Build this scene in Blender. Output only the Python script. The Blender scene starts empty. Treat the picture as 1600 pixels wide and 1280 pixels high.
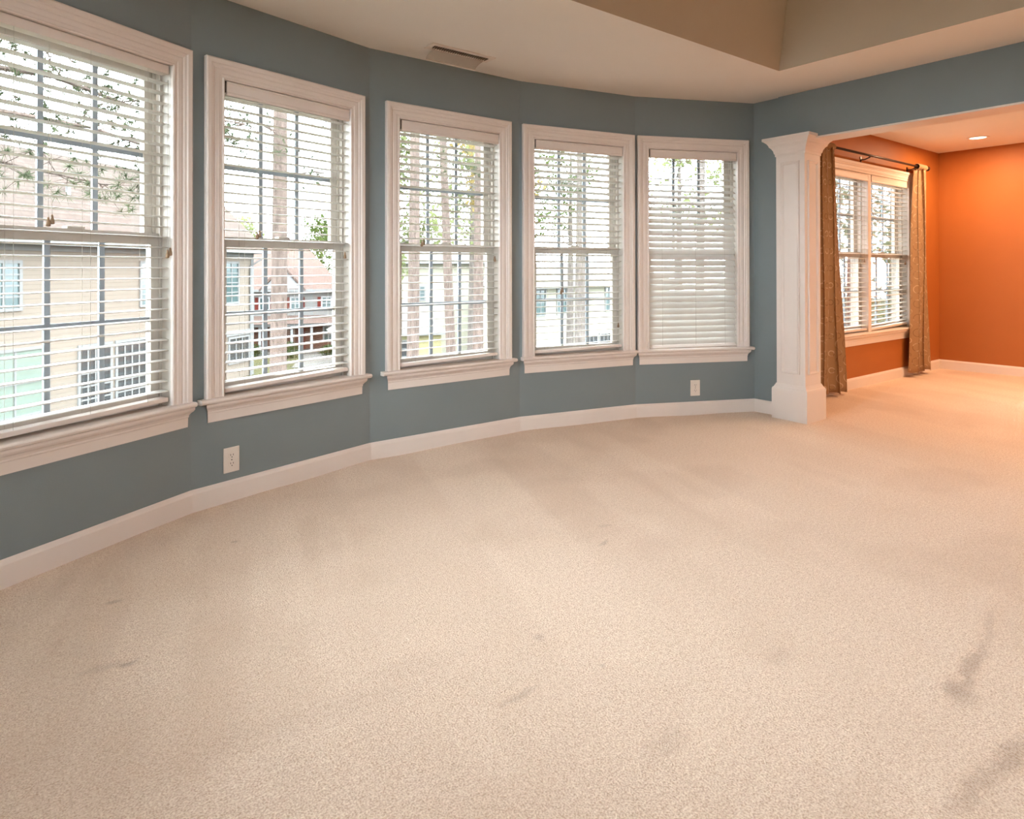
import bpy, math, random
import numpy as np
from mathutils import Matrix, Vector

random.seed(7)
rng = np.random.default_rng(7)
SC = bpy.context.scene
COL = SC.collection

# ------------------------------------------------------------------ camera
F, YH = 1010.755, 416.906            # focal length and principal row, in pixels of a 1600 x 1280 frame
YAW, PITCH, ROLL, EYE = 0.6532, math.radians(0.2527), math.radians(0.0838), 1.1225
cam_data = bpy.data.cameras.new('camera')
cam_data.sensor_fit = 'HORIZONTAL'
cam_data.sensor_width = 36.0
cam_data.lens = 36.0 * F / 1600.0
cam_data.shift_y = -(640.0 - YH) / 1600.0
cam_data.clip_start = 0.02
cam_data.clip_end = 400
cam = bpy.data.objects.new('camera', cam_data)
COL.objects.link(cam)
cam.matrix_world = (Matrix.Translation((0, 0, EYE)) @ Matrix.Rotation(-YAW, 4, 'Z')
                    @ Matrix.Rotation(math.pi / 2 + PITCH, 4, 'X') @ Matrix.Rotation(-ROLL, 4, 'Z'))
SC.camera = cam

# ------------------------------------------------------------------ sky, large lights, exposure
SKY = 19.0
world = bpy.data.worlds.new('overcast_sky')
SC.world = world
world.use_nodes = True
bg = world.node_tree.nodes['Background']
bg.inputs['Color'].default_value = (0.86, 0.93, 1.0, 1)
bg.inputs['Strength'].default_value = SKY

SC.view_settings.view_transform = 'Standard'
SC.view_settings.look = 'None'
SC.view_settings.gamma = 1.0
SC.view_settings.use_curve_mapping = False
SC.view_settings.exposure = 0.45
SC.cycles.use_denoising = True
SC.cycles.max_bounces = 8
SC.cycles.diffuse_bounces = 5
SC.cycles.glossy_bounces = 3
SC.cycles.use_adaptive_sampling = True
SC.cycles.adaptive_threshold = 0.05
SC.cycles.transparent_max_bounces = 16
SC.cycles.sample_clamp_indirect = 6.0


def area_light(name, loc, size, power, color, rot=(0, 0, 0), size_y=None, disk=False):
    d = bpy.data.lights.new(name, 'AREA')
    d.energy = power
    d.color = color
    d.shape = 'DISK' if disk else ('RECTANGLE' if size_y else 'SQUARE')
    d.size = size
    if size_y:
        d.size_y = size_y
    o = bpy.data.objects.new(name, d)
    COL.objects.link(o)
    o.location = loc
    o.rotation_euler = rot
    return o



# ------------------------------------------------------------------ materials
def srgb(r, g, b):
    f = lambda c: (c / 12.92 if c <= 0.04045 else ((c + 0.055) / 1.055) ** 2.4)
    return (f(r / 255), f(g / 255), f(b / 255), 1.0)


MATS = {}


OUTDOOR = 0.36
OUT = lambda r, g, b: tuple(c * OUTDOOR for c in srgb(r, g, b)[:3]) + (1.0,)


class NT:
    def __init__(s, name):
        s.m = bpy.data.materials.new(name)
        s.m.use_nodes = True
        s.t = s.m.node_tree
        s.t.nodes.clear()
        s.out = s.t.nodes.new('ShaderNodeOutputMaterial')
        MATS[name] = s.m

    def n(s, kind, **kw):
        nd = s.t.nodes.new(kind)
        for k, v in kw.items():
            if hasattr(nd, k) and k not in nd.inputs:
                setattr(nd, k, v)
            else:
                s.set(nd, k, v)
        return nd

    def set(s, nd, k, v):
        if isinstance(v, bpy.types.NodeSocket):
            s.t.links.new(v, nd.inputs[k])
        else:
            nd.inputs[k].default_value = v

    def math(s, op, a, b=0.0, c=0.0, clamp=False):
        nd = s.t.nodes.new('ShaderNodeMath')
        nd.operation = op
        nd.use_clamp = clamp
        for i, v in enumerate((a, b, c)):
            if isinstance(v, bpy.types.NodeSocket):
                s.t.links.new(v, nd.inputs[i])
            else:
                nd.inputs[i].default_value = v
        return nd.outputs[0]

    def mix(s, fac, a, b):
        nd = s.t.nodes.new('ShaderNodeMix')
        nd.data_type = 'RGBA'
        for i, v in ((0, fac), (6, a), (7, b)):
            if isinstance(v, bpy.types.NodeSocket):
                s.t.links.new(v, nd.inputs[i])
            else:
                nd.inputs[i].default_value = v
        return nd.outputs[2]

    def noise(s, vec, scale, detail=3.0, rough=0.55):
        return s.n('ShaderNodeTexNoise', Vector=vec, Scale=scale, Detail=detail, Roughness=rough).outputs['Fac']

    def ramp(s, fac, lo, hi):
        return s.n('ShaderNodeMapRange', Value=fac, **{'From Min': lo, 'From Max': hi}).outputs[0]

    def obj(s):
        return s.n('ShaderNodeTexCoord').outputs['Object']

    def world(s):
        return s.n('ShaderNodeNewGeometry').outputs['Position']

    def surf(s, sock):
        s.t.links.new(sock, s.out.inputs['Surface'])


def paint(name, col, rough=0.6, var=0.05, scale=3.0, bump=0.0, bscale=250.0, spec=0.4):
    t = NT(name)
    v = t.world()
    f = t.noise(v, scale)
    dark = tuple(c * (1 - var) for c in col[:3]) + (1,)
    lite = tuple(min(1, c * (1 + var)) for c in col[:3]) + (1,)
    p = t.n('ShaderNodeBsdfPrincipled', Roughness=rough)
    t.set(p, 'Specular IOR Level', spec)
    t.set(p, 'Base Color', t.mix(t.ramp(f, 0.35, 0.65), dark, lite))
    if bump:
        b = t.n('ShaderNodeBump', Strength=bump, Distance=0.001, Height=t.noise(v, bscale, 2.0))
        t.set(p, 'Normal', b.outputs[0])
    t.surf(p.outputs[0])
    return t.m


paint('wall_blue', srgb(124, 133, 135), 0.55, 0.025, 1.6, 0.25, 320)
paint('wall_orange', srgb(172, 100, 42), 0.55, 0.03, 1.6, 0.25, 320)
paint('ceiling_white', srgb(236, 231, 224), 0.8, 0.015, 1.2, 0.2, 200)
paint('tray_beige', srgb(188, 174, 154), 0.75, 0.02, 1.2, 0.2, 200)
paint('trim_white', srgb(230, 217, 207), 0.38, 0.015, 4.0)
paint('vinyl_white', srgb(206, 197, 186), 0.45, 0.015, 6.0)
paint('grille_grey', srgb(150, 158, 165), 0.5, 0.03, 8.0)  # grey-blue look of backlit muntins put into the colour
paint('cord_white', srgb(190, 182, 170), 0.8, 0.05, 40.0)
paint('tassel_tan', srgb(140, 112, 84), 0.6, 0.1, 60.0)
paint('duct_brown', srgb(150, 130, 112), 0.8, 0.05, 20.0)
paint('slot_dark', srgb(40, 30, 24), 0.8, 0.05, 20.0)
paint('bracket_dark', srgb(70, 62, 52), 0.6, 0.08, 30.0)
paint('rod_bronze', srgb(48, 30, 20), 0.35, 0.1, 30.0)
paint('plate_white', srgb(228, 216, 204), 0.35, 0.02, 20.0)
paint('exterior_white', OUT(150, 150, 148), 0.6, 0.03, 1.0, spec=0.05)
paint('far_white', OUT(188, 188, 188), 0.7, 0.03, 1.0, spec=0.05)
paint('shutter_red', OUT(112, 52, 44), 0.6, 0.05, 5.0, spec=0.05)
paint('lawn', OUT(88, 86, 56), 0.95, 0.25, 0.5, spec=0.05)
paint('drive', OUT(120, 116, 110), 0.9, 0.06, 0.8, spec=0.05)


def leaf_mat(name, col, var, scale):
    t = NT(name)
    f = t.ramp(t.noise(t.world(), scale), 0.35, 0.65)
    c = t.mix(f, tuple(x * (1 - var) for x in col[:3]) + (1,), tuple(x * (1 + var) for x in col[:3]) + (1,))
    d = t.n('ShaderNodeBsdfDiffuse', Color=c)
    tr = t.n('ShaderNodeBsdfTranslucent', Color=c)
    mx = t.n('ShaderNodeMixShader', Fac=0.5)
    t.t.links.new(d.outputs[0], mx.inputs[1])
    t.t.links.new(tr.outputs[0], mx.inputs[2])
    t.surf(mx.outputs[0])


leaf_mat('leaf_green', OUT(96, 110, 64), 0.3, 1.1)
leaf_mat('needle_green', OUT(112, 122, 94), 0.3, 2.0)
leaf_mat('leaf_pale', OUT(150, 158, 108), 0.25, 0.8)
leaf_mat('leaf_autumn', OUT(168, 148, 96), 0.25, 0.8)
leaf_mat('shrub_green', OUT(70, 96, 50), 0.3, 3.0)


def slat_mat():
    t = NT('slat_white')
    v = t.obj()
    f = t.noise(v, 6)
    c = t.mix(f, srgb(222, 219, 212), srgb(230, 227, 221))
    p = t.n('ShaderNodeBsdfPrincipled', Roughness=0.4)
    t.set(p, 'Base Color', c)
    tr = t.n('ShaderNodeBsdfTranslucent', Color=srgb(240, 228, 205))
    mx = t.n('ShaderNodeMixShader', Fac=0.09)
    t.t.links.new(p.outputs[0], mx.inputs[1])
    t.t.links.new(tr.outputs[0], mx.inputs[2])
    t.surf(mx.outputs[0])


slat_mat()


def glass_mat(name, tint, refl=1.0):
    t = NT(name)
    tr = t.n('ShaderNodeBsdfTransparent', Color=tint)
    gl = t.n('ShaderNodeBsdfGlossy', Color=(1, 1, 1, 1), Roughness=0.02)
    fr = t.n('ShaderNodeFresnel', IOR=1.4)
    mx = t.n('ShaderNodeMixShader', Fac=t.math('MULTIPLY', fr.outputs[0], refl))
    t.t.links.new(tr.outputs[0], mx.inputs[1])
    t.t.links.new(gl.outputs[0], mx.inputs[2])
    t.surf(mx.outputs[0])


glass_mat('pane_glass', (0.96, 0.975, 0.97, 1), 0.8)


def frosted(name):
    t = NT(name)
    tr = t.n('ShaderNodeBsdfTransparent', Color=(0.95, 0.94, 0.92, 1))
    d = t.n('ShaderNodeBsdfDiffuse', Color=t.mix(t.noise(t.obj(), 20.0), srgb(214, 204, 194), srgb(228, 220, 212)))
    mx = t.n('ShaderNodeMixShader', Fac=0.2)
    t.t.links.new(tr.outputs[0], mx.inputs[1])
    t.t.links.new(d.outputs[0], mx.inputs[2])
    t.surf(mx.outputs[0])


frosted('clear_plastic')


def house_glass(name, col):
    t = NT(name)
    p = t.n('ShaderNodeBsdfPrincipled', Roughness=0.15)
    t.set(p, 'Base Color', t.mix(t.noise(t.obj(), 1.5), col, tuple(c * 0.7 for c in col[:3]) + (1,)))
    t.surf(p.outputs[0])


house_glass('house_glass_dark', OUT(72, 76, 80))
house_glass('house_glass_teal', OUT(84, 108, 108))
house_glass('house_glass_green', OUT(146, 160, 148))


def siding(name, col, pitch=0.14):
    t = NT(name)
    v = t.obj()
    sep = t.n('ShaderNodeSeparateXYZ', Vector=v)
    ph = t.math('FRACT', t.math('DIVIDE', sep.outputs[2], pitch))
    line = t.ramp(ph, 0.0, 0.12)
    n = t.noise(v, 0.8)
    c1 = t.mix(n, tuple(c * 0.92 for c in col[:3]) + (1,), col)
    c = t.mix(line, tuple(c * 0.62 for c in col[:3]) + (1,), c1)
    p = t.n('ShaderNodeBsdfPrincipled', Roughness=0.7)
    t.set(p, 'Base Color', c)
    b = t.n('ShaderNodeBump', Strength=0.5, Distance=0.015, Height=t.math('SUBTRACT', 1.0, ph))
    t.set(p, 'Normal', b.outputs[0])
    t.set(p, 'Specular IOR Level', 0.05)
    t.surf(p.outputs[0])


siding('siding_tan', OUT(154, 142, 129))
siding('siding_cream', OUT(196, 193, 172))
siding('siding_yellow', OUT(186, 178, 134))
siding('siding_pale', OUT(150, 148, 144))


def shingles(name, col, sx=0.3, sz=0.14):
    t = NT(name)
    v = t.obj()
    b = t.n('ShaderNodeTexBrick', Vector=v, Scale=1.0)
    b.inputs['Color1'].default_value = col
    b.inputs['Color2'].default_value = tuple(c * 0.82 for c in col[:3]) + (1,)
    b.inputs['Mortar'].default_value = tuple(c * 0.6 for c in col[:3]) + (1,)
    b.inputs['Brick Width'].default_value = sx
    b.inputs['Row Height'].default_value = sz
    b.inputs['Mortar Size'].default_value = 0.012
    p = t.n('ShaderNodeBsdfPrincipled', Roughness=0.9)
    t.set(p, 'Base Color', t.mix(t.math('MULTIPLY', t.noise(v, 9.0), 0.4), b.outputs[0], tuple(c * 0.75 for c in col[:3]) + (1,)))
    t.set(p, 'Specular IOR Level', 0.05)
    t.surf(p.outputs[0])


shingles('roof_brown', OUT(118, 105, 97))
shingles('roof_grey', OUT(136, 131, 127))
shingles('roof_rose', OUT(128, 108, 99))
shingles('brick_red', OUT(152, 112, 98), 0.22, 0.075)


def bark(name, col):
    t = NT(name)
    v = t.obj()
    mp = t.n('ShaderNodeMapping', Vector=v)
    mp.inputs['Scale'].default_value = (6, 6, 1.6)
    f = t.noise(mp.outputs[0], 3.0, 5.0, 0.7)
    p = t.n('ShaderNodeBsdfPrincipled', Roughness=0.95)
    t.set(p, 'Base Color', t.mix(t.ramp(f, 0.35, 0.65), tuple(c * 0.5 for c in col[:3]) + (1,), col))
    b = t.n('ShaderNodeBump', Strength=0.8, Distance=0.03, Height=f)
    t.set(p, 'Normal', b.outputs[0])
    t.set(p, 'Specular IOR Level', 0.05)
    t.surf(p.outputs[0])


bark('bark_pine', OUT(152, 134, 124))
bark('bark_grey', OUT(150, 140, 132))


def carpet_mat():
    t = NT('carpet')
    flat = t.n('ShaderNodeVectorMath', operation='MULTIPLY')
    t.set(flat, 0, t.world())
    flat.inputs[1].default_value = (1, 1, 0)
    v = flat.outputs[0]
    fine = t.noise(v, 210.0, 1.0, 0.6)
    mid = t.noise(v, 70.0, 2.0, 0.6)
    wear = t.n('ShaderNodeAttribute', attribute_name='wear').outputs['Color']
    sep = t.n('ShaderNodeSeparateColor', Color=wear)
    tuft = t.math('ADD', t.math('MULTIPLY', fine, 0.7), t.math('MULTIPLY', mid, 0.3))
    base = t.mix(t.ramp(tuft, 0.34, 0.64), srgb(208, 175, 147), srgb(253, 233, 212))
    base = t.mix(sep.outputs[1], base, srgb(206, 176, 150))        # strokes of the vacuum cleaner, trodden patches
    base = t.mix(sep.outputs[0], base, srgb(120, 86, 60))          # stains, streaks along the ripples
    p = t.n('ShaderNodeBsdfPrincipled', Roughness=0.95)
    t.set(p, 'Base Color', base)
    t.set(p, 'Specular IOR Level', 0.1)
    t.set(p, 'Sheen Weight', 0.15)
    t.set(p, 'Sheen Roughness', 0.6)
    bn = t.n('ShaderNodeBump', Strength=0.8, Distance=0.008, Height=tuft)
    t.set(p, 'Normal', bn.outputs[0])
    t.surf(p.outputs[0])


carpet_mat()


def curtain_mat():
    t = NT('curtain_cloth')
    uv = t.n('ShaderNodeUVMap', uv_map='cloth')
    cell = t.n('ShaderNodeVectorMath', operation='MULTIPLY')
    t.set(cell, 0, uv.outputs[0])
    cell.inputs[1].default_value = (1 / 0.15, 1 / 0.15, 0)
    rings = None
    for off, r, w in (((0.0, 0.0), 0.27, 0.026), ((0.5, 0.47), 0.15, 0.026)):
        a = t.n('ShaderNodeVectorMath', operation='ADD')
        t.set(a, 0, cell.outputs[0])
        a.inputs[1].default_value = (off[0], off[1], 0)
        fr = t.n('ShaderNodeVectorMath', operation='FRACTION')
        t.set(fr, 0, a.outputs[0])
        sb = t.n('ShaderNodeVectorMath', operation='SUBTRACT')
        t.set(sb, 0, fr.outputs[0])
        sb.inputs[1].default_value = (0.5, 0.5, 0)
        ln = t.n('ShaderNodeVectorMath', operation='LENGTH')
        t.set(ln, 0, sb.outputs[0])
        d = t.math('ABSOLUTE', t.math('SUBTRACT', ln.outputs['Value'], r))
        k = t.math('LESS_THAN', d, w)
        rings = k if rings is None else t.math('MAXIMUM', rings, k)
    weave = t.noise(uv.outputs[0], 500.0, 2.0)
    base = t.mix(weave, srgb(150, 112, 72), srgb(170, 132, 90))
    tone = t.mix(t.ramp(t.noise(uv.outputs[0], 9.0), 0.45, 0.55), srgb(216, 188, 150), srgb(120, 84, 50))
    p = t.n('ShaderNodeBsdfPrincipled', Roughness=0.75)
    t.set(p, 'Base Color', t.mix(t.math('MULTIPLY', rings, 0.65), base, tone))
    t.set(p, 'Sheen Weight', 0.2)
    t.surf(p.outputs[0])


curtain_mat()


def emit(name, col, s):
    t = NT(name)
    e = t.n('ShaderNodeEmission', Color=col, Strength=s)
    t.surf(e.outputs[0])


emit('lamp_glow', (1.0, 0.86, 0.66, 1), 3.0)


# ------------------------------------------------------------------ mesh helpers
class MB:
    """collects verts and faces of ONE mesh"""

    def __init__(s):
        s.v, s.f = [], []

    def box(s, x0, x1, y0, y1, z0, z1):
        return s.prism([(x0, y0), (x1, y0), (x1, y1), (x0, y1)], z0, z1)

    def prism(s, foot, z0, z1):
        """2-D outline (anticlockwise from above) raised from z0 to z1"""
        o, n = len(s.v), len(foot)
        s.v += [(x, y, z0) for x, y in foot] + [(x, y, z1) for x, y in foot]
        s.f.append(tuple(o + i for i in reversed(range(n))))
        s.f.append(tuple(o + n + i for i in range(n)))
        for i in range(n):
            j = (i + 1) % n
            s.f.append((o + i, o + j, o + n + j, o + n + i))
        return s

    def loft(s, rings, cap=True, closed=True):
        """rings: list of equal-length point lists"""
        o, n = len(s.v), len(rings[0])
        for r in rings:
            s.v += [tuple(p) for p in r]
        m = n if closed else n - 1
        for k in range(len(rings) - 1):
            for i in range(m):
                j = (i + 1) % n
                s.f.append((o + k * n + i, o + k * n + j, o + (k + 1) * n + j, o + (k + 1) * n + i))
        if cap and closed:
            s.f.append(tuple(o + i for i in reversed(range(n))))
            s.f.append(tuple(o + (len(rings) - 1) * n + i for i in range(n)))
        return s

    def tube(s, pts, rad, n=8):
        pts = [Vector(p) for p in pts]
        rads = rad if isinstance(rad, (list, tuple)) else [rad] * len(pts)
        rings = []
        for i, p in enumerate(pts):
            d = (pts[min(i + 1, len(pts) - 1)] - pts[max(i - 1, 0)]).normalized()
            a = d.orthogonal().normalized() if abs(d.z) < 0.9 else Vector((1, 0, 0))
            a = (a - d * a.dot(d)).normalized()
            b = d.cross(a)
            rings.append([p + (a * math.cos(2 * math.pi * k / n) + b * math.sin(2 * math.pi * k / n)) * rads[i] for k in range(n)])
        return s.loft(rings)

    def lathe(s, prof, c=(0, 0, 0), n=24):
        rings = [[(c[0] + r * math.cos(2 * math.pi * k / n), c[1] + r * math.sin(2 * math.pi * k / n), c[2] + z) for k in range(n)] for r, z in prof]
        return s.loft(rings)

    def mesh(s, name, mat):
        me = bpy.data.meshes.new(name)
        me.from_pydata([tuple(p) for p in s.v], [], s.f)
        me.materials.append(MATS[mat])
        return me

    def build(s, name, mat, parent=None, smooth=False, bevel=0.0):
        return link(name, s.mesh(name, mat), parent, smooth, bevel)


def link(name, me, parent=None, smooth=False, bevel=0.0):
    if smooth:
        for p in me.polygons:
            p.use_smooth = True
    o = bpy.data.objects.new(name, me)
    COL.objects.link(o)
    if parent is not None:
        o.parent = parent
    if bevel:
        md = o.modifiers.new('edge', 'BEVEL')
        md.width = bevel
        md.segments = 2
        md.limit_method = 'ANGLE'
    return o


def tag(o, label, cat, group=None, kind=None):
    o['label'] = label
    o['category'] = cat
    if group:
        o['group'] = group
    if kind:
        o['kind'] = kind
    return o


def empty(name, loc=(0, 0, 0), rz=0.0):
    o = bpy.data.objects.new(name, None)
    COL.objects.link(o)
    o.location = loc
    o.rotation_euler = (0, 0, rz)
    o.empty_display_size = 0.1
    return o


def fix_normals(o):
    import bmesh
    bm = bmesh.new()
    bm.from_mesh(o.data)
    bmesh.ops.recalc_face_normals(bm, faces=bm.faces)
    bm.to_mesh(o.data)
    bm.free()
    return o


# ------------------------------------------------------------------ the room: plan
H = 2.44
C = [(-0.2714, 2.7969), (0.6444, 3.3037), (1.6609, 3.5610), (2.7843, 3.5517), (3.7344, 3.3390), (4.6491, 2.9112)]
OFF = [0.0418, 0.0049, 0.0079, 0.0011, -0.0201]         # where each window sits on its stretch of wall
VO = 2.8945            # outside wall of the second room
UO = 8.3335            # its far wall
UH, UH2 = 4.6295, 4.83  # header between the rooms
ZS = 2.0805            # underside of the header
ULEFT, VBACK = -0.75, -2.6
TW = 0.16              # wall thickness
W_TOP, W_IN, Z_SILL = 2.138, 2.045, 0.512
CW, HALF_IN = 0.0945, 0.3745
HALF_O = HALF_IN + 0.02


def facet(k):
    a, b = Vector(C[k]), Vector(C[k + 1])
    e = (b - a).normalized()
    return a, b, e, Vector((-e.y, e.x)), (b - a).length


# mitred outer corners
def offset_line(pts, d):
    out = []
    for i, p in enumerate(pts):
        p = Vector(p)
        ns = []
        for q0, q1 in ((i - 1, i), (i, i + 1)):
            if 0 <= q0 and q1 < len(pts):
                e = (Vector(pts[q1]) - Vector(pts[q0])).normalized()
                ns.append(Vector((-e.y, e.x)))
        m = sum(ns, Vector((0, 0))).normalized()
        out.append(p + m * (d / m.dot(ns[0])))
    return out


CO = offset_line(C, TW)
BOW_NAMES = ['far_left', 'left', 'middle', 'right', 'far_right']
BOW_WORDS = ['stretch of blue bow wall holding the window cut off by the picture edge',
             'stretch of blue bow wall around the window with the single tree trunk',
             'middle stretch of blue bow wall, parallel to the orange room window',
             'stretch of blue bow wall beside the one with closed blind',
             'stretch of blue bow wall around the window with the closed blind']
for k in range(5):
    a, b, e, n, L = facet(k)
    ao, bo = CO[k], CO[k + 1]
    x0, x1 = L / 2 + OFF[k] - HALF_O, L / 2 + OFF[k] + HALF_O
    P = lambda s: tuple(a + e * s)
    Q = lambda s: tuple(a + e * s + n * TW)
    mb = MB()
    mb.prism([tuple(a), tuple(b), tuple(bo), tuple(ao)], -0.02, 0.485)
    mb.prism([tuple(a), tuple(b), tuple(bo), tuple(ao)], W_IN + 0.02, H + 0.05)
    mb.prism([tuple(a), P(x0), Q(x0), tuple(ao)], 0.485, W_IN + 0.02)
    mb.prism([P(x1), tuple(b), tuple(bo), Q(x1)], 0.485, W_IN + 0.02)
    o = mb.build('wall_' + BOW_NAMES[k], 'wall_blue')
    tag(o, BOW_WORDS[k], 'wall', kind='structure')


def struct_box(name, mat, box, label, cat='wall'):
    o = MB().box(*box).build(name, mat)
    return tag(o, label, cat, kind='structure')


# return between the bow and the column, header over the wide opening
struct_box('wall_return', 'wall_blue', (4.6491, 4.81, 2.69, VO + TW, -0.02, H + 0.05), 'narrow blue wall return behind the white column')
struct_box('wall_header', 'wall_blue', (UH, UH2 - 0.012, -1.4, 2.69, ZS + 0.012, H + 0.05), 'blue header spanning the opening to the orange room')
o = MB().box(UH - 0.004, UH2, -1.4, 2.69, ZS, ZS + 0.012).build('trim_1', 'trim_white')
tag(o, 'white painted underside of the header over the opening', 'trim', kind='structure')
struct_box('wall_divider', 'wall_blue', (UH, UH2, VBACK, -1.4, -0.02, H + 0.05), 'blue wall between the two rooms behind the viewer')
def holed_wall(name, mat, along_u, fix0, fix1, a0, a1, holes, label):
    # straight wall with added, unseen glazed openings; holes: (from, to, sill, head)
    mb = MB()
    put = lambda p, q, z0, z1: mb.box(p, q, fix0, fix1, z0, z1) if along_u else mb.box(fix0, fix1, p, q, z0, z1)
    at = a0
    for h0, h1, zs, zh in holes:
        put(at, h0, -0.02, H + 0.05)
        if zs > 0:
            put(h0, h1, -0.02, zs)
        put(h0, h1, zh, H + 0.05)
        at = h1
    put(at, a1, -0.02, H + 0.05)
    w = tag(mb.build(name, mat), label, 'wall', kind='structure')
    mid = (fix0 + fix1) / 2
    for h0, h1, zs, zh in holes:
        zs = max(zs, 0.0)
        fb = MB()
        bar = lambda p, q, z0, z1: fb.box(p, q, mid - .03, mid + .03, z0, z1) if along_u else fb.box(mid - .03, mid + .03, p, q, z0, z1)
        bar(h0, h0 + .06, zs, zh), bar(h1 - .06, h1, zs, zh), bar(h0 + .06, h1 - .06, zs, zs + .06), bar(h0 + .06, h1 - .06, zh - .06, zh)
        bar((h0 + h1) / 2 - .04, (h0 + h1) / 2 + .04, zs + .06, zh - .06)
        fb.build('added_window_frame', 'vinyl_white', w)
        for p, q in ((h0 + .06, (h0 + h1) / 2 - .04), ((h0 + h1) / 2 + .04, h1 - .06)):
            (MB().box(p, q, mid - .003, mid + .003, zs + .06, zh - .06) if along_u else MB().box(mid - .003, mid + .003, p, q, zs + .06, zh - .06)).build('pane', 'pane_glass', w)


holed_wall('wall_left_side', 'wall_blue', False, ULEFT - TW, ULEFT, VBACK, 2.80, [(1.2, 2.6, 0.9, 2.32)], 'blue side wall with an unseen wide window added for daylight')  # window added out of view to bring daylight onto header and column
struct_box('wall_left_return', 'wall_blue', (ULEFT - TW, C[0][0], 2.80, 2.96, -0.02, H + 0.05), 'blue wall stub beside the bow')
holed_wall('wall_back', 'wall_blue', True, VBACK - TW, VBACK, ULEFT - TW, UO + TW, [(0.5, 1.7, 0.8, 2.05)], 'rear wall with an unseen small window added for fill light')  # window added behind the camera to fill the bow wall with light
# second room
WX0, WX1 = 5.704, 7.496
mb = MB()
mb.box(4.81, UO + TW, VO, VO + TW, -0.02, 0.485)
mb.box(4.81, UO + TW, VO, VO + TW, W_IN + 0.03, H + 0.05)
mb.box(4.81, WX0 - 0.02, VO, VO + TW, 0.485, W_IN + 0.03)
mb.box(WX1 + 0.02, UO + TW, VO, VO + TW, 0.485, W_IN + 0.03)
tag(mb.build('wall_orange_window', 'wall_orange'), 'orange wall with the curtained double window', 'wall', kind='structure')
struct_box('wall_orange_far', 'wall_orange', (UO, UO + TW, VBACK, VO, -0.02, H + 0.05), 'plain orange end wall under the ceiling light')

# ceiling slab around the tray
TU0, TU1, TV0, TV1 = 0.36, 4.0218, -1.6, 2.3315
mb = MB()
ext = [(p.x, p.y) for p in CO]
mb.prism([(ULEFT - TW, TV1), (UO + TW, TV1), (UO + TW, VO + TW), (4.70, VO + TW)] + ext[::-1] + [(ULEFT - TW, 2.96)], H, H + 0.06)
mb.box(ULEFT - TW, TU0, TV0, TV1, H, H + 0.06)
mb.box(TU1, UO + TW, TV0, TV1, H, H + 0.06)
mb.box(ULEFT - TW, UO + TW, VBACK - TW, TV0, H, H + 0.06)
tag(mb.build('ceiling', 'ceiling_white'), 'flat white ceiling around the recessed tray', 'ceiling', kind='structure')
RISE, RUN = 0.62, 0.225
tray = empty('ceiling_tray', (0, 0, 0))
tag(tray, 'raised beige tray with sloping sides in the ceiling', 'ceiling', kind='structure')
lo = [(TU0, TV0), (TU1, TV0), (TU1, TV1), (TU0, TV1)]
hi = [(TU0 + RUN, TV0 + RUN), (TU1 - RUN, TV0 + RUN), (TU1 - RUN, TV1 - RUN), (TU0 + RUN, TV1 - RUN)]
lo2 = [(TU0 - .03, TV0 - .03), (TU1 + .03, TV0 - .03), (TU1 + .03, TV1 + .03), (TU0 - .03, TV1 + .03)]
hi2 = [(TU0 + RUN - .03, TV0 + RUN - .03), (TU1 - RUN + .03, TV0 + RUN - .03), (TU1 - RUN + .03, TV1 - RUN + .03), (TU0 + RUN - .03, TV1 - RUN + .03)]
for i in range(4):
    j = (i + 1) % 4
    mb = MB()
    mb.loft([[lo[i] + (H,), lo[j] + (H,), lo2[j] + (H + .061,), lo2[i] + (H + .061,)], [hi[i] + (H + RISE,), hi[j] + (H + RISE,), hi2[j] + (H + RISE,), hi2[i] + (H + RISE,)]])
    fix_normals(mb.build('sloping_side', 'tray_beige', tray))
MB().box(TU0 + RUN - .05, TU1 - RUN + .05, TV0 + RUN - .05, TV1 - RUN + .05, H + RISE, H + RISE + 0.04).build('tray_top', 'ceiling_white', tray)

# carpeted floor: a fine grid with the ripples of a carpet that has stretched
FX0, FX1, FY0, FY1 = ULEFT - 0.05, UO + 0.05, VBACK - 0.05, 3.66
seg = lambda a, b, st: np.arange(a, b, st)
gxs = np.concatenate([seg(FX0, 0.0, .03), seg(0.0, 2.8, .01), seg(2.8, FX1 + .03, .03)])
gys = np.concatenate([seg(FY0, 0.4, .03), seg(0.4, 2.95, .01), seg(2.95, FY1 + .02, .02)])
nx, ny = len(gxs), len(gys)
gx, gy = np.meshgrid(gxs, gys)
gz = np.zeros_like(gx)
for k in range(14):
    th = rng.uniform(0, math.pi)
    fr = rng.uniform(2, 16)
    gz += 0.0012 * np.sin((gx * math.cos(th) + gy * math.sin(th)) * fr + rng.uniform(0, 6)) / (1 + fr * 0.12)


def ridge(pts, h, w):
    global gz
    d = np.full_like(gx, 9.0)
    tt = np.zeros_like(gx)
    for (ax, ay), (bx, by) in zip(pts[:-1], pts[1:]):
        L2 = (bx - ax) ** 2 + (by - ay) ** 2
        t = np.clip(((gx - ax) * (bx - ax) + (gy - ay) * (by - ay)) / L2, 0, 1)
        dd = np.hypot(gx - ax - t * (bx - ax), gy - ay - t * (by - ay))
        d = np.minimum(d, dd)
    gz += h * np.exp(-(d / w) ** 2)


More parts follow.
